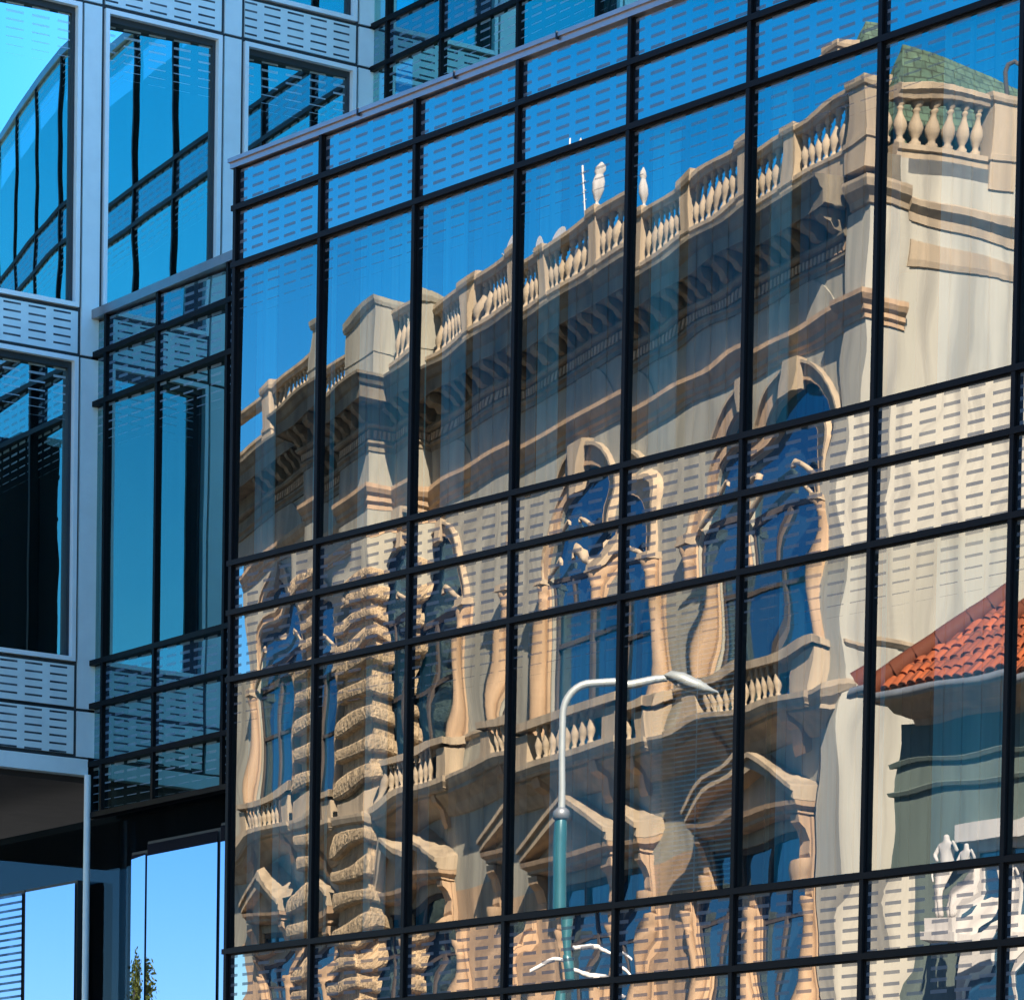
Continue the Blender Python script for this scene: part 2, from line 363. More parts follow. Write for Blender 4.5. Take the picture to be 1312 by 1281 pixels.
# ================================================================== R : recessed glass wing
A_R = -0.0779899
RD = Vector((math.cos(A_R), math.sin(A_R), 0)); RN = Vector((math.sin(A_R), -math.cos(A_R), 0)); LD = Vector((-math.sin(A_R), math.cos(A_R), 0))
K = Vector((-5.11, 1.92, 0))
TR = frame_T(K, RD, RN)
wing = thing('recessed_glass_wing', tuple(K+RD*1.5), 'recessed dark glass wing in the corner between the silver facade and mirrored block', 'building')
RX = [.0, .276, 1.318, 2.656, 3.85, 5.2]
for r, (z0, z1, kind) in enumerate(ROWS[:6]):
    if r == 5: z0, z1 = 7.10, Z5
    for c in range(len(RX)-1):
        pane(TR, RX[c]+.02, RX[c+1]-.02, z0+.03, z1-.03, 'glass_pane' if kind == 'g' else 'spandrel_pane', 'wing_glass' if kind == 'g' else 'wing_spandrel', wing,
             noise=.0004, ax=.0006, az=.0006, tx=-.055+random.gauss(0, .0003), tz=random.gauss(0, .0003), y=-.03, nx=8)
for x in RX:
    m = MB(TR); m.box(x-.022, x+.022, -.08, .04, 7.1, ZC-.03); m.build('mullion', 'black_aluminium', wing)
for z in (Z1, Z2, Z3, Z4, Z5, 7.1):
    m = MB(TR); m.box(0, 5.1, -.082, .044, z-.026, z+.026); m.build('transom', 'black_aluminium', wing)
m = MB(TR); m.box(0.005, 5.1, -.3, .06, ZC-.04, ZC+.05); m.build('coping', 'grey_coping', wing)
m = MB(TR); m.box(0.005, 5.1, -.5, -.3, 7.1, ZC-.1); m.build('back_wall', 'interior_dark', wing)
m = MB(TR); m.box(0.005, 5.1, -3.1, -.5, 11.6, 11.8); m.build('roof_slab', 'zinc', wing)
# ground storey: dark glazing with taller panels of clear mirror glass, running on under the overhang
m = MB(TR); m.box(-6.3, 5.1, -.2, -.15, 0, 7.1); m.build('dark_glazing', 'dark_glass', wing)
m = MB(TR); m.box(-6.3, 5.1, -.5, -.4, 0, 7.1); m.build('dark_lining', 'interior_dark', wing)
for x0, x1, z1, zb in ((-.27-1.07, -.27, 6.45, 3.8), (-2.5, -1.42, 6.45, 3.8), (.90, 1.18, 6.62, 3.8), (1.22, 2.58, 6.70, 5.02), (2.64, 3.8, 6.74, 5.02)):
    pane(TR, x0, x1, zb, z1, 'mirror_panel', 'slatted_glass' if x0 < -2 else 'sky_glass', wing, ax=.0003, az=.0003, y=.02, nx=8)
    m = MB(TR); m.box(x0-.025, x1+.025, -.12, .0, zb-.03, z1+.03); m.build('panel_frame', 'joint', wing)

# ================================================================== L : silver clad building, perpendicular
TL = frame_T(K, LD, RD)
silver = thing('silver_clad_building', tuple(K-RD*3+LD*1), 'silver metal clad building with framed windows and slotted spandrel panels', 'office building')
LEV = [7.68, 8.15, 8.60, 11.65, 12.10, 15.13, 15.55, 18.6, 19.05]
LX = [-8.28+1.62*k for k in range(8)]       # pilaster left edges: ... -1.80, -.18, 1.44, 3.06
LX = [1.435+1.62*k for k in range(-3, 2)]
m = MB(TL)
m.box(-3.42, 3.30, -6.4, -.20, 7.62, 19.3)
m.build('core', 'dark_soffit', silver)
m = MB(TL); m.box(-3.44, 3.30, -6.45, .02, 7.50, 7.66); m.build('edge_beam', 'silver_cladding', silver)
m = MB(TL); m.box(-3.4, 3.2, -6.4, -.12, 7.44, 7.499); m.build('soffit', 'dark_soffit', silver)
for i, s in enumerate(LX):
    for a, c in ((7.69, 8.14), (8.16, 8.59), (8.61, 11.64), (11.66, 12.09), (12.11, 15.12), (15.14, 15.54), (15.56, 18.6)):
        pass
    m = MB(TL)
    for a, c in ((7.68, 8.13), (8.16, 11.63), (11.66, 15.11), (15.14, 15.53), (15.56, 19.3)): m.box(s+.012, s+.21, -.19, .03, a, c)
    m.build('pilaster', 'silver_cladding', silver)
    m = MB(TL); m.box(s-.022, s+.245, -.195, .004, 7.66, 19.3); m.build('joint_gasket', 'joint', silver)
    if i == len(LX)-1: continue
    s0, s1 = s+.235, s+1.61
    for a, c in ((7.70, 8.13), (8.17, 8.58), (11.67, 12.08), (15.15, 15.53)):
        mb = MB(TL); x0, x1 = s0+.015, s1-.015
        mb.add([(x0, .022, a), (x1, .022, a), (x1, .022, c), (x0, .022, c)], [(0, 1, 2, 3)], False, [(.05, c-a-.02), (x1-x0+.05, c-a-.02), (x1-x0+.05, -.02), (.05, -.02)])
        mb.add([(x0, .022, a), (x1, .022, a), (x1, -.18, a), (x0, -.18, a), (x0, .022, c), (x1, .022, c), (x1, -.18, c), (x0, -.18, c)], [(0, 1, 2, 3), (4, 5, 6, 7), (0, 4, 7, 3), (1, 2, 6, 5)], False, [(9.27, .06)]*8)
        mb.build('spandrel_panel', 'slotted_metal', silver)
        m = MB(TL); m.box(s0-.01, s1+.01, -.19, .003, a-.03, c+.03); m.build('joint_gasket', 'joint', silver)
    for a, c in ((8.60, 11.645), (12.10, 15.12), (15.55, 18.6)):
        x0, x1 = s0+.012, s1-.012; a += .02; c -= .015; t = .045
        fr = MB(TL)
        fr.box(x0, x0+t, -.18, .045, a, c); fr.box(x1-t, x1, -.18, .045, a, c); fr.box(x0+t, x1-t, -.18, .043, c-t, c); fr.box(x0+t, x1-t, -.18, .043, a, a+t)
        wn = fr.build('window', 'silver_frame', silver)
        fi = MB(TL)
        fi.box(x0+t, x0+t+.035, -.16, -.02, a+t, c-t); fi.box(x1-t-.035, x1-t, -.16, -.02, a+t, c-t); fi.box(x0+t+.035, x1-t-.035, -.16, -.022, c-t-.06, c-t)
        fi.build('inner_frame', 'joint', wn)
        pane(TL, x0+t+.03, x1-t-.03, a+t, c-t-.05, 'pane', 'tower_window_glass', wn, noise=.0003, ax=.009 if (i == 1 and a > 12) else .0014, az=.0012, tx=(.03 if a < 12 else .062)+random.gauss(0, .0008), tz=random.gauss(0, .0008), y=-.10, nx=10)
m = MB(TL); m.tube([(-.06, .05, 0), (-.06, .05, 7.5)], .035, 10); m.build('corner_post', 'silver_cladding', silver)
m = MB(TL); m.box(-3.4, 3.2, -6.5, -6.41, 7.66, 19.3); m.build('rear_wall', 'silver_cladding', silver)

# ================================================================== U : taller glass block behind
UO = K+LD*3.25
TU = frame_T(UO, RD, RN)
upper = thing('rear_glass_block', tuple(UO+RD*6+LD*2), 'taller dark blue glass block behind the roof edge of the mirrored one', 'building')
UX = [0, .32, 1.34, 2.72, 4.06, 5.4, 6.75, 8.1, 9.45, 10.8, 12.15, 13.5]
for z0, z1, kind in ((15.57, 17.4, 'g'), (15.13, 15.55, 's'), (12.1, 15.11, 'g')):
    for c in range(len(UX)-1):
        pane(TU, UX[c]+.02, UX[c+1]-.02, z0+.02, z1-.02, 'glass_pane' if kind == 'g' else 'spandrel_pane', 'rear_glass' if kind == 'g' else 'wing_spandrel', upper, noise=.0004, ax=.0006, az=.0005, nx=8)
for x in UX:
    m = MB(TU); m.box(x-.022, x+.022, -.08, .04, 11.9, 17.4); m.build('mullion', 'black_aluminium', upper)
for z in (15.56, 15.12, 12.1):
    m = MB(TU); m.box(0, 13.5, -.082, .044, z-.026, z+.026); m.build('transom', 'black_aluminium', upper)
m = MB(TU); m.box(0.01, 13.5, -.3, .06, 17.39, 17.49); m.build('coping', 'grey_coping', upper)
m = MB(TU); m.box(0.01, 13.5, -4.5, -.5, 0, 17.2); m.build('inner_walls', 'interior_dark', upper)
m = MB(TU); m.box(3.80, 4.02, -.14, -.12, 12.2, 15.05); m.build('curtain', 'white_plaster', upper)

# unseen tower added far back to keep the sun off the silver facade
far = thing('added_shade_tower', (79, 63, 0), 'tall plain tower added out of view to shade the silver facade', 'building')
m = MB(); m.box(70, 88, 60, 66, 0, 105); m.build('walls', 'concrete', far)
for k in range(33):
    m = MB(); m.box(69.95, 88.05, 59.95, 60.02, 2+k*3.1, 3.6+k*3.1); m.build('window_band', 'dark_glass', far)

# ================================================================== V : the ornate stone building across the street (seen mirrored)
VO = Vector((-13.389445, -20.873562, 0)); VU = Vector((.98315, .182798, 0)); VN = Vector((-.182798, .98315, 0))
TV = frame_T(VO, VU, VN)
def vloc(u, wd, z=0): return tuple(TV((u, wd, z)))
stoneb = thing('ornate_stone_building', vloc(-11, -4), 'ornate sandstone palace with balustraded parapet, reflected in the glass panes', 'historic building')
P = stoneb
U0 = -24.0; DEP = -11.0
PIER = (-16.75, -14.80); PW = .85
FRONT = [(U0, 0), (PIER[0], 0), (PIER[0], PW), (PIER[1], PW), (PIER[1], 0), (-1.0, 0), (-1.0, .14), (0, .14)]
def rev(path): return list(reversed(path))
WINS = [-2.65, -8.2, -14.15, -20.1]
HALF = 1.52; ZB, ZS = 11.65, 14.75      # upper windows: sill, spring line
LZ0, LZ1 = 6.6, 9.55                   # lower windows
# walls
m = MB(TV); m.box(U0, -.02, DEP, -.5, 0, 19.2); m.build('wall_core', 'interior_dark', P)
def wall_band(z0, z1, mat, holes):
    m = MB(TV); x = U0
    for c, h in holes:
        if c-h > x: m.box(x, c-h, -.45, 0, z0, z1)
        x = c+h
    m.box(x, 0, -.45, 0, z0, z1); m.build('wall', mat, P)
wall_band(0, LZ0, 'trim_stone', []); wall_band(LZ0, LZ1, 'trim_stone', [(c, 1.15) for c in sorted(WINS)]); wall_band(LZ1, ZB, 'stucco', [])
wall_band(ZB, ZS, 'stucco', [(c, HALF) for c in sorted(WINS)])
def arc(c, z, r, a0, a1, n): return [(c+r*math.cos(a0+(a1-a0)*k/n), z+r*math.sin(a0+(a1-a0)*k/n)) for k in range(n+1)]
xs = U0
for c in sorted(WINS):
    e = c+2.95 if c != max(WINS) else 0
    poly = [(xs, ZS), (c-HALF, ZS)]+arc(c, ZS, HALF, math.pi, 0, 16)[1:-1]+[(c+HALF, ZS), (e, ZS), (e, 17.0), (xs, 17.0)]
    m = MB(TV); m.prism(poly, -.45, 0); m.build('wall', 'stucco', P); xs = e
m = MB(TV); m.box(U0, 0, -.45, 0, 17.0, 18.2); m.build('frieze', 'stucco', P)
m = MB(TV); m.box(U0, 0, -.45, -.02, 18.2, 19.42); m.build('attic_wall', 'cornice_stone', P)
m = MB(TV); m.box(-.44, .0, DEP, -.45, 0, 19.4); m.build('end_wall', 'plaster', P)
m = MB(TV); m.box(-.75, .02, -.55, .14, 0, 18.5); m.build('corner_pier', 'plaster', P)
m = MB(TV); m.box(-2.0, .0, DEP, -.6, 19.2, 19.4); m.build('roof_terrace', 'zinc', P)
# projecting rusticated pier
m = MB(TV); m.box(PIER[0]+.06, PIER[1]-.06, 0, PW-.06, 0, 18.6); m.build('pier_core', 'rustic_stone', P)
PP = [(PIER[0], 0), (PIER[0], PW), (PIER[1], PW), (PIER[1], 0)]
z = 5.2; k = 0
while z < 15.3:
    if not (11.0 < z < 11.9):
        h = .40; prof = [(-.07, z+.02), (.0, z+.03)]+[(.09, z+.05), (.13, z+.09), (.14, z+.16), (.135, z+h-.16), (.12, z+h-.09), (.08, z+h-.05)]+[(-.07, z+h-.03)]
        m = MB(TV); m.sweep(PP, prof); m.build('rusticated_block', 'rustic_stone', P)
    z += .56; k += 1
m = MB(TV); m.sweep(PP, [(-.05, 11.0), (.06, 11.0), (.06, 11.25), (.16, 11.3), (.2, 11.42), (.2, 11.5), (.05, 11.55), (.05, 11.85), (-.05, 11.86)]); m.build('pier_band', 'pale_stone', P)
m = MB(TV); m.sweep(PP, [(-.05, 15.35), (.03, 15.35), (.03, 18.3), (-.05, 18.3)]); m.build('pier_shaft', 'stucco', P)
# string course, lunettes, cornice
strp = [(-.05, 16.78), (.04, 16.78), (.04, 16.86), (.10, 16.9), (.10, 16.98), (.17, 17.04), (.22, 17.12), (.22, 17.2), (.05, 17.24), (-.05, 17.24)]
m = MB(TV); m.sweep(FRONT[:-2]+[(-.75, 0), (-.75, .14), (.02, .14), (.02, -.5)], strp); m.build('string_course', 'trim_stone', P)
for c in WINS:
    m = MB(TV); m.prism([(c-1.4, 17.24)]+arc(c, 16.2, 1.75, math.radians(143.5), math.radians(36.5), 12)+[(c+1.4, 17.24)], 0, .035); m.build('lunette', 'stucco', P)
corn = [(-.05, 17.86), (.06, 17.86), (.06, 17.94), (.12, 17.98), (.12, 18.02), (.05, 18.02), (.05, 18.22), (.18, 18.24), (.22, 18.28), (.22, 18.32), (.16, 18.32), (.16, 18.62), (.74, 18.64), (.76, 18.60), (.78, 18.82), (.84, 18.86), (.90, 18.95), (.97, 19.0), (.97, 19.06), (.1, 19.14), (-.05, 19.14)]
CP = FRONT[:-2]+[(-1.15, 0), (-1.15, -.45)]
CP = [(U0, 0), (PIER[0], 0), (PIER[0], PW), (PIER[1], PW), (PIER[1], 0), (-1.3, 0), (-1.3, -.05)]
CPE = [(U0, 0), (PIER[0], 0), (PIER[0], PW), (PIER[1], PW), (PIER[1], 0), (-.75, 0)]
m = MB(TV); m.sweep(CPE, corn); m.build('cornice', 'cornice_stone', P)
def along(fn, step, u0, u1):
    x = u0
    while x < u1: fn(x); x += step
m = MB(TV)
along(lambda x: m.box(x, x+.085, .05, .115, 18.06, 18.2), .15, PIER[1]+.1, -.8); along(lambda x: m.box(x, x+.085, .05, .115, 18.06, 18.2), .15, -20.5, PIER[0])
along(lambda x: m.box(x, x+.085, PW+.05, PW+.115, 18.06, 18.2), .15, PIER[0], PIER[1]); along(lambda q: m.box(PIER[1]+.05, PIER[1]+.115, q, q+.085, 18.06, 18.2), .15, .1, PW)
m.build('dentil_row', 'trim_stone', P)
def modil(mb, x, wd):   # scrolled bracket
    mb.prism([(0, 0)], 0, 0) if False else None
    pr = [(.16, 18.34), (.22, 18.34), (.34, 18.36), (.44, 18.45), (.58, 18.48), (.68, 18.54), (.70, 18.62), (.16, 18.62)]
    n = len(pr); vs = [(x-.10, wd+o, zz) for o, zz in pr]+[(x+.10, wd+o, zz) for o, zz in pr]
    mb.add(vs, [tuple(range(n)), tuple(range(2*n-1, n-1, -1))]+[(i, (i+1) % n, n+(i+1) % n, n+i) for i in range(n)])
mm = None
for x0, x1, wd in ((PIER[1]+.45, -.9, 0), (PIER[0]+.2, PIER[1], PW), (-21, PIER[0]-.3, 0)):
    x = x0
    while x < x1:
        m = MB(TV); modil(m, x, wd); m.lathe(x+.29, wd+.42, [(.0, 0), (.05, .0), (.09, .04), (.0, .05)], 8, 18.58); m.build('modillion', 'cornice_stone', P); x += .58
m = MB(TV); m.box(PIER[1], -.8, .05, .16, 18.33, 18.61); m.box(-21, PIER[0], .05, .16, 18.33, 18.61); m.build('cornice_frieze', 'ornament', P)
# end wall mouldings
EW = [(.0, -.5), (.0, DEP)]
m = MB(TV); m.sweep([(.0, -.5), (.0, -8)], [(-.05, 18.35), (.04, 18.35), (.06, 18.5), (.2, 18.62), (.22, 18.72), (.05, 18.8), (-.05, 18.8)]); m.build('end_moulding', 'pale_stone', P)
m = MB(TV); m.sweep([(.0, -.5), (.0, -8)], [(-.05, 17.7), (.03, 17.72), (.05, 17.8), (.05, 18.05), (-.05, 18.06)]); m.build('end_moulding', 'pale_stone', P)
m = MB(TV); m.sweep([(-.6, .14), (.02, .14), (.02, -.5)], [(-.05, 18.5), (.05, 18.52), (.08, 18.62), (.22, 18.74), (.26, 18.86), (.26, 18.92), (.02, 19.0), (-.05, 19.0)]); m.build('pier_cornice', 'pale_stone', P)
# parapet: plinth, posts, balusters, rail
bal = [(.085, 0), (.085, .07), (.055, .09), (.05, .13), (.09, .20), (.112, .28), (.095, .36), (.05, .46), (.038, .53), (.055, .55), (.055, .57), (.04, .60), (.075, .62), (.075, .68)]
ZP = 19.62
def balustrade(name, segs, posts, plinth_poly, rail_poly, step=.262, zb=ZP, zr=20.30, prof=bal, mat='pale_stone'):
    for poly in plinth_poly: m = MB(TV); m.sweep(poly, [(-.16, zb-.5), (.16, zb-.5), (.16, zb-.12), (.2, zb-.1), (.2, zb-.03), (.13, zb), (-.13, zb)]); pl = m.build('parapet_plinth', mat, P)
    for poly in rail_poly: m = MB(TV); m.sweep(poly, [(-.13, zr), (.13, zr), (.15, zr+.05), (.20, zr+.09), (.20, zr+.16), (.12, zr+.20), (-.2, zr+.20), (-.2, zr+.05)]); m.build('top_rail', mat, P)
    for (a, wa), (c, wc) in segs:
        L = math.hypot(c-a, wc-wa); n = max(1, int(L/step)); first = None
        bs = MB(TV)
        for k in range(n): t = (k+.5)/n; bs.lathe(a+(c-a)*t, wa+(wc-wa)*t, prof, 12, zb)
        bs.build('baluster_run', mat, P)
    for x, y, hx, hy, z1 in posts:
        m = MB(TV); m.box(x-hx, x+hx, y-hy, y+hy, zb-.5, z1); m.sweep([(x-hx, y-hy), (x-hx, y+hy), (x+hx, y+hy), (x+hx, y-hy), (x-hx, y-hy)], [(0, z1-.06), (.05, z1-.04), (.07, z1+.02), (.07, z1+.1), (-.02, z1+.13), (-.1, z1+.13)]); m.box(x-hx-.0, x+hx+.0, y-hy, y+hy, z1, z1+.128)
        m.sweep([(x-hx, y-hy), (x-hx, y+hy), (x+hx, y+hy), (x+hx, y-hy)], [(-.01, zb-.1), (.03, zb-.08), (.03, zb), (-.01, zb+.02)])
        m.build('parapet_post', mat, P)
WB = .08
posts = [-.38, -2.9, -5.35, -7.75, -10.2, -12.55]
segs = [((posts[i+1]+.24, WB), (posts[i]-.24, WB)) for i in range(len(posts)-1)]+[((PIER[1]+.1, WB), (posts[-1]-.24, WB)), ((-20.6, WB), (-17.5, WB)), ((-.2, -.13), (-.2, -2.02))]
balustrade('parapet', segs, [(x, WB, .22, .18, 20.42) for x in posts[1:]]+[(-.32, .10, .34, .2, 20.42), (-20.9, WB, .34, .3, 20.42), (-.22, -2.28, .25, .24, 20.42), (-17.2, WB, .25, .2, 20.42)],
   [[(U0, WB), (-.6, WB)], [(-.2, -.4), (-.2, -5)]], [[(U0, WB), (-.6, WB)], [(-.2, -.4), (-.2, -3)]])
m = MB(TV); m.box(PIER[0]+.05, PIER[1]-.02, -.3, PW-.02, 19.1, 20.55)
m.sweep([(PIER[0]+.05, -.3), (PIER[0]+.05, PW-.02), (PIER[1]-.02, PW-.02), (PIER[1]-.02, -.3)], [(-.02, 20.5), (.04, 20.52), (.08, 20.6), (.1, 20.7), (-.1, 20.75)])
m.sweep([(PIER[0]+.05, -.3), (PIER[0]+.05, PW-.02), (PIER[1]-.02, PW-.02), (PIER[1]-.02, -.3)], [(-.02, 19.78), (.02, 19.78), (.02, 19.82), (-.02, 19.83)])
m.build('parapet_block', 'stucco', P)
# upper windows with columns, arches, balconies
colp = [(.27, 0), (.27, .10), (.24, .14), (.21, .22), (.225, .3), (.225, 1.2), (.19, 2.3), (.22, 2.34), (.2, 2.38), (.24, 2.5), (.30, 2.62), (.30, 2.72)]
cbal = [(.06, 0), (.06, .05), (.035, .08), (.075, .18), (.08, .24), (.04, .36), (.035, .42), (.06, .45), (.06, .5)]
for c in WINS:
    wn = MB(TV)
    wn.box(c-HALF, c-HALF+.09, -.16, -.08, ZB, ZS); wn.box(c+HALF-.09, c+HALF, -.16, -.08, ZB, ZS); wn.box(c-HALF+.09, c+HALF-.09, -.16, -.07, ZS-.05, ZS+.1)
    wn.box(c-.06, c+.06, -.16, -.06, ZB, ZS-.05); wn.box(c-HALF+.09, c-.06, -.15, -.09, 13.6, 13.68); wn.box(c+.06, c+HALF-.09, -.15, -.09, 13.6, 13.68)
    wo_ = wn.build('window', 'bronze_dark', P)
    m = MB(TV); m.prism([(c-HALF, ZB), (c+HALF, ZB), (c+HALF, ZS)]+arc(c, ZS, HALF, 0, math.pi, 14)[1:-1]+[(c-HALF, ZS)], -.2, -.14); m.build('pane', 'old_window_glass', wo_)
    m = MB(TV); m.prism(arc(c, ZS, HALF+.32, math.pi, 0, 18)+arc(c, ZS, HALF+.02, 0, math.pi, 18), -.02, .10); m.build('archivolt', 'trim_stone', P)
    m = MB(TV); m.prism(arc(c, ZS, HALF+.38, math.pi, 0, 18)+arc(c, ZS, HALF+.32, 0, math.pi, 18), -.02, .2); m.build('hood_moulding', 'pale_stone', P)
    m = MB(TV); m.prism([(c-.17, ZS+HALF-.12), (c+.17, ZS+HALF-.12), (c+.26, ZS+HALF+.42), (c-.26, ZS+HALF+.42)], .0, .28); m.build('keystone', 'pale_stone', P)
    for sg in (-1, 1):
        x = c+sg*1.84
        if x-.3 < PIER[1] and x+.3 > PIER[0]: continue
        m = MB(TV); m.lathe(x, .15, [(r*.84, h*.908) for r, h in colp], 16, 12.15); m.build('column', 'trim_stone', P)
        m = MB(TV); m.box(x-.28, x+.28, .0, .42, 14.62, 14.68); m.box(x-.25, x+.25, 0, .38, 14.68, 14.80); m.build('impost', 'pale_stone', P)
        m = MB(TV); m.box(x-.27, x+.27, 0, .07, 12.15, 14.62); m.build('pilaster', 'trim_stone', P)
        m = MB(TV); m.box(x-.30, x+.30, 0, .56, 11.62, 12.14); m.build('pedestal', 'pale_stone', P)
        m = MB(TV)   # scroll of the broken pediment inside the arch
        m.tube([(c+sg*(1.42-.18*t), .12, ZS+.10+.09*t) for t in range(5)]+[(c+sg*.48, .14, ZS+.56), (c+sg*.40, .14, ZS+.50), (c+sg*.42, .14, ZS+.42)], .07, 8); m.build('scroll', 'pale_stone', P)
    # balcony
    bl = MB(TV); a, d = max(c-2.2, PIER[1]+.05) if c > PIER[1] else c-2.2, c+2.2
    if c < PIER[0]: d = min(d, PIER[0]-.05)
    bl.sweep([(a, 0), (a, .66), (d, .66), (d, 0)], [(-.6, 11.37), (-.04, 11.37), (.0, 11.43), (.06, 11.51), (.06, 11.61), (-.6, 11.65)]); bl.box(a, d, 0, .66, 11.41, 11.61)
    bo = bl.build('balcony', 'pale_stone', P)
    m = MB(TV); m.box(a, d, .40, .66, 12.20, 12.34); m.box(a, a+.2, 0, .64, 12.2, 12.335); m.box(d-.2, d, 0, .64, 12.2, 12.335); m.build('rail', 'pale_stone', bo)
    m = MB(TV)
    for q in range(8): m.lathe(c-1.08+q*.31, .53, [(r*1.15, h*1.16) for r, h in cbal], 10, 11.62)
    m.build('baluster_run', 'pale_stone', bo)
    for sg in (-1, 1):
        x = c+sg*1.2
        m = MB(TV); pr = [(.0, 10.75), (.10, 10.72), (.18, 10.85), (.26, 11.1), (.48, 11.2), (.56, 11.36), (0, 11.36)]; n = len(pr)
        m.add([(x-.14, o, zz) for o, zz in pr]+[(x+.14, o, zz) for o, zz in pr], [tuple(range(n)), tuple(range(2*n-1, n-1, -1))]+[(i, (i+1) % n, n+(i+1) % n, n+i) for i in range(n)])
        m.build('bracket', 'trim_stone', bo)
    # lower window with pediment
    zc = 9.95; hw = 1.70
    pd = MB(TV)
    a, d = c-hw, c+hw
    if c > PIER[1]: a = max(a, PIER[1]+.02)
    pd.sweep([(c-hw if a == c-hw else a, 0), (a, .42), (d, .42), (d, 0)], [(-.3, zc-.22), (-.06, zc-.2), (.0, zc-.12), (.10, zc-.06), (.12, zc+.02), (-.3, zc+.04)])
    pd.box(a, d, 0, .41, zc-.18, zc+.03)
    po = pd.build('pediment', 'trim_stone', P)
    m = MB(TV); m.prism([(a, zc+.04), (d, zc+.04), (c, zc+.72)], .0, .22); m.build('tympanum', 'stucco', po)
    for sg in (-1, 1):
        e = (a-.1, zc+.05) if sg < 0 else (d+.1, zc+.05)
        m = MB(TV); m.prism([(c, zc+.68), (e[0], e[1]-.02), (e[0], e[1]+.12), (c, zc+.88)], .0, .56); m.prism([(c, zc+.88), (e[0], e[1]+.12), (e[0], e[1]+.20), (c, zc+.97)], .0, .64); m.build('raking_cornice', 'pale_stone', po)
        x = c+sg*1.5
        if PIER[0]-.2 < x < PIER[1]+.2: continue
        m = MB(TV); pr = [(0, 8.95), (.10, 8.95), (.16, 9.1), (.14, 9.3), (.24, 9.5), (.38, 9.6), (.40, 9.73), (0, 9.73)]; n = len(pr)
        m.add([(x-.19, o, zz) for o, zz in pr]+[(x+.19, o, zz) for o, zz in pr], [tuple(range(n)), tuple(range(2*n-1, n-1, -1))]+[(i, (i+1) % n, n+(i+1) % n, n+i) for i in range(n)]); m.build('console', 'trim_stone', po)
        m = MB(TV); m.box(x-.25, x+.25, 0, .12, 6.2, 9.73); m.lathe(x, .2, [(r*.85, h*1.0) for r, h in colp], 14, 6.3); m.build('column', 'trim_stone', P)
    wn = MB(TV); wn.box(c-1.15, c-1.05, -.14, -.06, LZ0, LZ1); wn.box(c+1.05, c+1.15, -.14, -.06, LZ0, LZ1); wn.box(c-1.05, c+1.05, -.14, -.06, LZ1-.1, LZ1); wn.box(c-.05, c+.05, -.14, -.05, LZ0, LZ1-.1); wn.box(c-1.05, c-.05, -.14, -.07, 8.7, 8.78); wn.box(c+.05, c+1.05, -.14, -.07, 8.7, 8.78)
    wo_ = wn.build('window', 'bronze_dark', P)
    m = MB(TV); m.box(c-1.15, c+1.15, -.2, -.12, LZ0, LZ1); m.build('pane', 'old_window_glass', wo_)
# continuous string at balcony level, sill band
m = MB(TV); m.sweep([(PIER[1], 0), (-.55, 0), (-.55, -.05)], [(-.05, 10.95), (.06, 10.98), (.14, 11.05), (.22, 11.16), (.38, 11.26), (.50, 11.32), (.50, 11.38), (.58, 11.46), (.62, 11.54), (.62, 11.60), (-.05, 11.64)]); m.build('balcony_string', 'pale_stone', P)
m = MB(TV); m.sweep([(PIER[1], 0), (0, 0), (0, -8)], [(-.05, 12.22), (.04, 12.24), (.1, 12.3), (.1, 12.36), (-.05, 12.4)]); m.build('sill_string', 'pale_stone', P)
m = MB(TV); m.sweep([(U0, 0), (PIER[0], 0)], [(-.05, 10.95), (.06, 10.98), (.14, 11.05), (.22, 11.16), (.38, 11.26), (.50, 11.32), (.50, 11.38), (.58, 11.46), (.62, 11.54), (.62, 11.60), (-.05, 11.64)]); m.build('balcony_string', 'pale_stone', P)
m = MB(TV); m.sweep([(PIER[1], 0), (0, 0), (0, -8)], [(-.05, 5.9), (.1, 5.95), (.2, 6.1), (.2, 6.2), (-.05, 6.25)]); m.build('base_string', 'pale_stone', P)
# roof with green tiles over the corner, dormer humps
def slope(mb, a, b_, c, d=None):
    pts = [Vector(q) for q in ((a, b_, c, d) if d else (a, b_, c))]
    ex = (pts[1]-pts[0]).normalized(); nn = ex.cross(pts[-1]-pts[0]).normalized(); ey = nn.cross(ex)
    mb.add([tuple(q) for q in pts], [tuple(range(len(pts)))], False, [((q-pts[0]).dot(ex), (q-pts[0]).dot(ey)) for q in pts])
gr = MB(TV); ap = (-1.2, -1.1, 21.4); ap2 = (-1.4, -3.0, 21.35)
e0, e1, e2, e3 = (-.45, -.75, 19.5), (-.45, -9.2, 19.5), (-2.3, -9.2, 19.5), (-1.6, -.75, 19.5)
slope(gr, e0, e1, ap2, ap); slope(gr, e3, e0, ap); slope(gr, e2, e3, ap, ap2); slope(gr, e1, e2, ap2)
gr.build('green_roof', 'green_tiles', P)
m = MB(TV); m.prism([(-18.9, 19.4)]+arc(-17.9, 20.7, 1.0, math.radians(170), math.radians(10), 10)+[(-16.9, 19.4)], -3.4, -2); m.build('dormer', 'zinc', P)
m = MB(TV); m.prism([(-13.9, 19.4), (-13.6, 21.15), (-13.1, 21.5), (-11.6, 21.5), (-11.3, 21.2), (-11.1, 19.4)], -3.6, -2.3); m.build('dormer', 'zinc', P)
m = MB(TV); m.box(.0, .12, -3.3, -2.7, 17.0, 18.9); m.build('drain_box', 'bronze_dark', P)

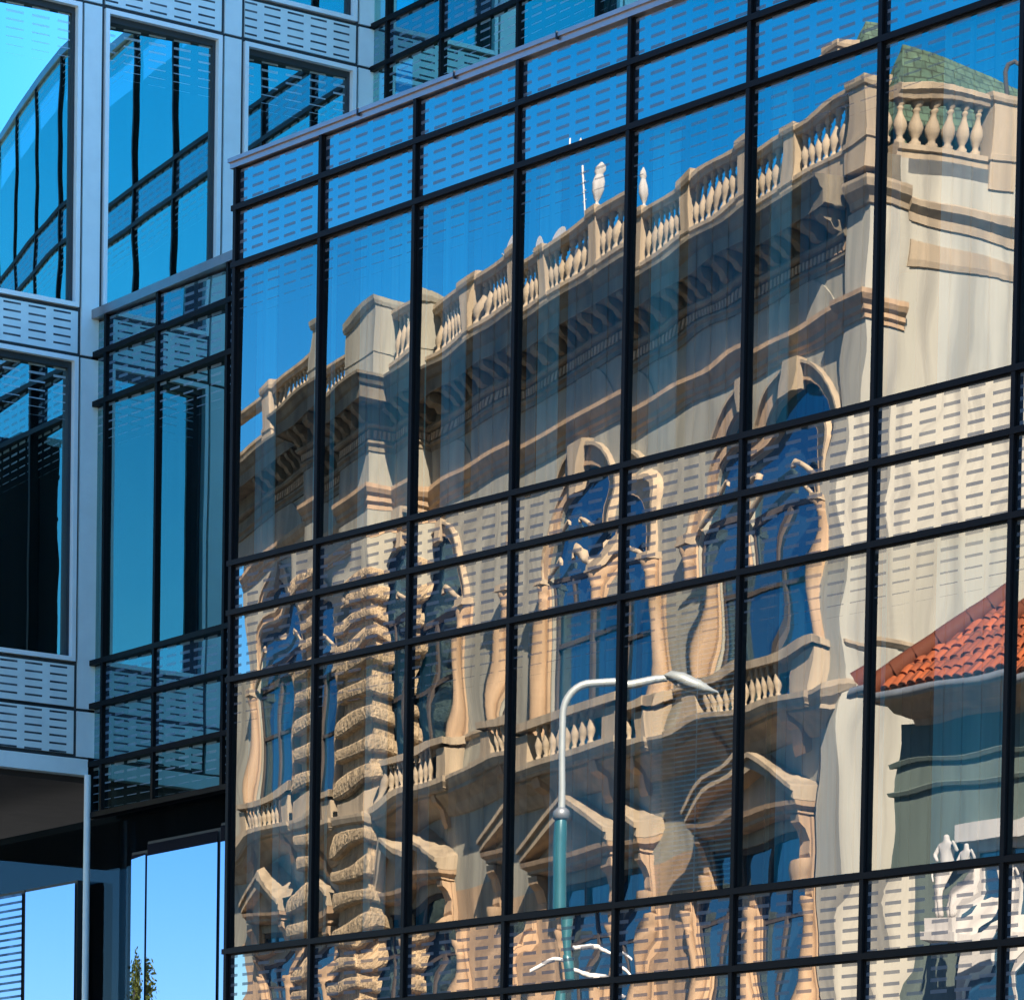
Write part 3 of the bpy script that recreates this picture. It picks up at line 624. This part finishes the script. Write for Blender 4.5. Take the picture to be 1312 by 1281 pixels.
def dish(u, wd, z, r, lab):
    t = thing('satellite_dish', vloc(u, wd, z), lab, 'satellite dish', 'white satellite dishes on the stone roof')
    m = MB(lambda q: TV((u+q[0], wd+q[2]*.9+.1, z+.7+q[1]))); m.lathe(0, 0, [(r*k/6, .28*r*(k/6)**2) for k in range(1, 7)], 18); m.build('reflector', 'white_enamel', t)
    m = MB(TV); m.tube([(u, wd, z-1.6), (u, wd, z+.68)], .03); m.tube([(u, wd+.1, z+.5), (u+.05, wd+.5, z+.65)], .015); m.build('mount', 'galvanised', t)
dish(-14.0, -2, 20.9, .34, 'round white satellite dish highest on the stone building roof, beside the pier')
dish(-11.6, -1.2, 20.4, .26, 'smaller white satellite dish peeking over the balustrade near the white finial')
t = thing('antenna_mast', vloc(-12.1, -2, 19.4), 'thin white antenna mast on the roof of the stone building', 'antenna')
m = MB(TV); m.tube([(-12.1, -2, 19.4), (-12.12, -2, 22.75)], .03); m.build('pole', 'white_enamel', t)
m = MB(TV)
for k in range(4): m.tube([(-12.25, -2, 22.6-.18*k), (-11.98, -2, 22.6-.18*k)], .01, 5)
m.build('element', 'white_enamel', t)
m = MB(TV); m.lathe(-7.75, WB, [(r*.62, h*.55) for r, h in [(.16, 0), (.16, .08), (.07, .14), (.06, .2), (.14, .34), (.2, .55), (.19, .8), (.12, 1.0), (.1, 1.06), (.15, 1.15), (.12, 1.28), (.02, 1.42)]], 14, 20.55)
tag(m.build('finial', 'white_plaster', None, vloc(-7.75, WB, 20.55)), 'tall white stone finial standing on a parapet post', 'finial')
t = MB(TV); t.tube([(.0, -2.3, 20.5), (.0, -2.3, 20.95), (.02, -2.34, 21.08), (.1, -2.4, 21.12), (.18, -2.45, 21.05), (.2, -2.46, 20.98)], .035)
tag(t.build('hook_lamp', 'bronze_dark', None, vloc(0, -2.3, 20.5)), 'small dark hooked roof lamp by the green tiled roof', 'lamp')

# ================================================================== red tiled house (seen mirrored, at the right)
TH = frame_T((-7.3, -15, 0), (1, 0, 0), (0, 1, 0))       # u right, w toward the street
house = thing('tiled_roof_house', (-2, -17, 0), 'cream house with orange red clay tile hip roof, reflected at the right edge', 'house')
HD = -6.0
m = MB(TH); m.box(.12, 12, HD, -.45, 0, 9.75); m.build('wall', 'shade_toned_plaster', house)
rf = MB(TH); ez = 10.12; rz = ez+3.3
slope(rf, (0, 0, ez), (12.2, 0, ez), (8.7, -3.2, rz), (4.2, -3.2, rz)); slope(rf, (0, -6.4, ez), (0, 0, ez), (4.2, -3.2, rz)); slope(rf, (12.2, -6.4, ez), (0, -6.4, ez), (4.2, -3.2, rz), (8.7, -3.2, rz)); slope(rf, (12.2, 0, ez), (12.2, -6.4, ez), (8.7, -3.2, rz))
ro = rf.build('roof', 'red_tiles', house)
# barrel tile rows: rounded ridges following the slope, kept on the roof plane
m = MB(TH); ns = 70
for r in range(20):
    t0, t1 = r/20, (r+1.12)/20
    for k in range(ns):
        x = .12+k*.175+(.03 if r % 2 else 0); tm = (t0+t1)/2
        if x < 4.2*tm+.06 or x > 12.1-3.5*tm: continue
        P0 = Vector((x, 0, ez)); s0 = Vector((0, -3.2*t0, (rz-ez)*t0)); s1 = Vector((0, -3.2*t1, (rz-ez)*t1))
        nrm = Vector((0, .747, .664)); vs = []
        for sgm in (s0+nrm*.035, s1+nrm*.005):
            for q in range(6):
                a = math.pi*q/5; vs.append(P0+sgm+Vector((-.078*math.cos(a), 0, 0))+nrm*(.05*math.sin(a)))
        m.add(vs, [(q, q+1, q+7, q+6) for q in range(5)], True, [(x+.2*q/5, 3.3*t0) for q in range(6)]+[(x+.2*q/5, 3.3*t1) for q in range(6)]); m.add(vs[:6], [tuple(range(6))], False, [(x, 3.3*t0)]*6)
m.build('tile_rows', 'red_tiles', ro)
m = MB(TH)
for k in range(16):
    a = Vector((0, 0, ez+.05)).lerp(Vector((4.2, -3.2, rz+.05)), k/16); c_ = Vector((0, 0, ez+.08)).lerp(Vector((4.2, -3.2, rz+.08)), (k+1.1)/16); m.tube([a, c_], [.16, .13], 8)
m.build('hip_tiles', 'red_tiles', ro)
m = MB(TH); m.sweep([(.02, HD), (.02, -.02), (12.1, -.02)], [(-.5, 9.72), (-.42, 9.72), (-.40, 9.8), (-.2, 9.86), (-.12, 9.98), (.02, 10.02), (.04, 10.1), (-.5, 10.11)]); m.build('eaves', 'trim_stone', house)
m = MB(TH); m.tube([(-.02, HD, 10.05), (-.02, .06, 10.05)], .06); m.tube([(-.02, .06, 10.05), (12.1, .06, 10.05)], .06); m.build('gutter', 'zinc', house)
for zz in (9.2, 8.85):
    m = MB(TH); m.sweep([(.12, HD), (.12, -.45), (12, -.45)], [(-.02, zz), (.05, zz+.01), (.07, zz+.06), (-.02, zz+.09)]); m.build('wall_moulding', 'shade_toned_plaster', house)
for c in (2.2, 4.6, 7.0):
    fr = MB(TH); fr.box(c-.62, c+.62, -.45, -.32, 8.0, 8.12); fr.box(c-.75, c+.75, -.45, -.2, 8.12, 8.34); fr.box(c-.62, c-.46, -.45, -.36, 5.9, 8.0); fr.box(c+.46, c+.62, -.45, -.36, 5.9, 8.0); fr.box(c-.46, c+.46, -.449, -.41, 6.95, 7.0); fr.box(c-.03, c+.03, -.449, -.41, 5.9, 7.999)
    wo_ = fr.build('window', 'white_plaster', house); m = MB(TH); m.box(c-.46, c+.46, -.449, -.43, 5.9, 7.998); m.build('pane', 'old_window_glass', wo_)
# white statue on the house ledge: a standing draped figure
sx, sy, sz = -5.25, -14.6, 6.95
st = thing('white_statue', (sx, sy, sz), 'white stone figure group on a ledge below the tiled house eaves', 'statue')
def figure(dx, h, seed):
    random.seed(seed); me = bpy.data.meshes.new('figure')
    vs = [(0, 0, .95), (0, 0, 1.2), (0, 0, 1.42), (0, 0, 1.52), (0, 0, 1.68), (-.2, 0, 1.4), (-.3, .1, 1.15), (-.12, .2, 1.0), (.2, 0, 1.4), (.36, 0, 1.25), (.3, .12, 1.5), (-.09, 0, .5), (-.1, 0, .05), (.1, .05, .5), (.12, 0, .05)]
    es = [(0, 1), (1, 2), (2, 3), (3, 4), (2, 5), (5, 6), (6, 7), (2, 8), (8, 9), (9, 10), (0, 11), (11, 12), (0, 13), (13, 14)]
    rr = [.17, .15, .17, .06, .11, .07, .055, .04, .07, .055, .04, .14, .16, .14, .16]
    k = h/1.8; me.from_pydata([(v[0]*k, v[1]*k, v[2]*k) for v in vs], es, [])
    o = bpy.data.objects.new('figure', me); C.objects.link(o); o.parent = st; o.location = (dx, 0, .25)
    md = o.modifiers.new('skin', 'SKIN'); md.use_smooth_shade = True
    for i, sv in enumerate(me.skin_vertices[0].data): sv.radius = (rr[i]*k, rr[i]*k); sv.use_root = (i == 0)
    sb = o.modifiers.new('sub', 'SUBSURF'); sb.levels = 1; sb.render_levels = 2
    me.materials.append(MATS['white_plaster'])
figure(-.16, 1.0, 1); figure(.22, .85, 2)
m = MB(); m.box(sx-.5, sx+.5, sy-.3, sy+.25, sz, sz+.25); m.box(sx-.6, sx+.6, sy-.37, sy+.3, sz-.14, sz); m.build('plinth', 'white_plaster', st)

# ================================================================== street lamp (seen mirrored)
lx, ly = -5.48, -8.43
lamp = thing('street_lamp', (lx, ly, 0), 'pale grey curved arm street lamp on a dark teal post', 'street lamp')
AD = Vector((.695, -.72, 0)); AD = Vector((1.0, -1.15, 0)).normalized()
m = MB(); m.lathe(lx, ly, [(.16, 0), (.16, .6), (.095, .75), (.085, 7.55), (.07, 7.75), (.05, 7.8)], 16); m.build('lower_post', 'teal_paint', lamp)
pts = [(lx, ly, 7.7), (lx, ly, 8.9)]
for k in range(1, 9):
    a = math.pi/2*k/8; r = .36; d = r*(1-math.cos(a)); pts.append((lx+AD.x*d, ly+AD.y*d, 8.9+r*math.sin(a)))
pts.append((lx+AD.x*1.05, ly+AD.y*1.05, 9.31))
m = MB(); m.tube(pts, .045, 12); m.build('curved_arm', 'galvanised', lamp)
hd = MB(lambda q: Vector((lx+AD.x*(1.0+q[0])-AD.y*q[1], ly+AD.y*(1.0+q[0])+AD.x*q[1], 9.30+q[2])))
secs = [(0, .05, .03, .05), (.12, .13, -.05, .12), (.33, .21, -.13, .12), (.55, .19, -.14, .06), (.72, .09, -.10, -.03), (.80, .02, -.095, -.07)]
vs = []; fs = []
for x, hwid, zb, zt in secs:
    for q in range(10):
        a = 2*math.pi*q/10; vs.append((x, hwid*math.cos(a), (zb+zt)/2+(zt-zb)/2*math.sin(a)))
for i in range(len(secs)-1):
    for q in range(10): fs.append((i*10+q, i*10+(q+1) % 10, (i+1)*10+(q+1) % 10, (i+1)*10+q))
hd.add(vs, fs, True); hd.add(vs[:10], [tuple(range(10))]); hd.add(vs[-10:], [tuple(range(10))]); hd.build('lamp_head', 'galvanised', lamp)
m = MB(hd.T); m.add([(.2, -.11, -.062), (.7, -.08, -.085), (.7, .08, -.085), (.2, .11, -.062), (.2, -.09, -.09), (.7, -.06, -.1), (.7, .06, -.1), (.2, .09, -.09)], [(4, 5, 6, 7), (0, 1, 5, 4), (1, 2, 6, 5), (2, 3, 7, 6), (3, 0, 4, 7)]); m.build('lens', 'white_enamel', lamp)
m = MB(); m.lathe(lx, ly, [(.06, 0), (.10, .02), (.10, .10), (.055, .14)], 16, 7.72); m.build('joint_ring', 'zinc', lamp)
m = MB(); m.lathe(lx, ly, [(.12, 0), (.13, .05), (.13, .3), (.11, .35)], 14, 5.9); m.build('collar', 'teal_paint', lamp)
for k, (dz, sg, rr) in enumerate(((6.18, -1, .028), (6.1, 1, .03), (6.36, 1, .026))):
    w_ = MB(); pts = []
    for q in range(7 if sg > 0 else 6): d = .12+q*.09; pts.append((lx+AD.x*d*sg, ly+AD.y*d*sg, dz-.008*q*q*.6+(.03 if sg < 0 else 0)*q*.2))
    w_.tube(pts, rr, 8); w_.build('bracket_arm', 'white_enamel', lamp)

# ================================================================== small tree seen under the overhang
def refl_R(px, py, dist):
    d = (cr*((px-CX_PX)/F_PX)-cu*((py-PY_PX)/F_PX)+cf)
    t = (K-CAM).dot(RN)/d.dot(RN); hitp = CAM+d*t; d2 = d-2*d.dot(RN)*RN
    return hitp+d2*dist
tp = refl_R(174, 1268, 30)
tree = thing('autumn_tree', (tp.x, tp.y, 0), 'yellow green tree top mirrored low in a narrow pale pane', 'tree')
m = MB(); m.tube([(tp.x, tp.y, 0), (tp.x+.1, tp.y, tp.z*.5), (tp.x, tp.y+.1, tp.z)], [.3, .22, .08], 8)
for k in range(6):
    a = k*1.05; m.tube([(tp.x, tp.y, tp.z*(.45+.07*k)), (tp.x+.15*math.cos(a), tp.y+.15*math.sin(a), tp.z*(.6+.07*k))], [.1, .03], 6)
m.build('trunk', 'bark', tree)
random.seed(3); m = MB()
cl = [(random.uniform(-.13, .13), random.uniform(-.13, .13), random.uniform(-2.2, .35)) for _ in range(60)]
for c_ in cl:
    for k in range(55):
        q = Vector((tp.x+c_[0]+random.gauss(0, .12), tp.y+c_[1]+random.gauss(0, .12), tp.z+c_[2]+random.gauss(0, .14)))
        if q.z > tp.z+.9: continue
        a = Vector((random.gauss(0, 1), random.gauss(0, 1), random.gauss(0, 1))).normalized(); b_ = a.orthogonal().normalized()*.035; a = a*.06
        m.add([q-a, q-b_, q+a, q+b_], [(0, 1, 2, 3)])
m.build('crown', 'leaves', tree, recalc=False)
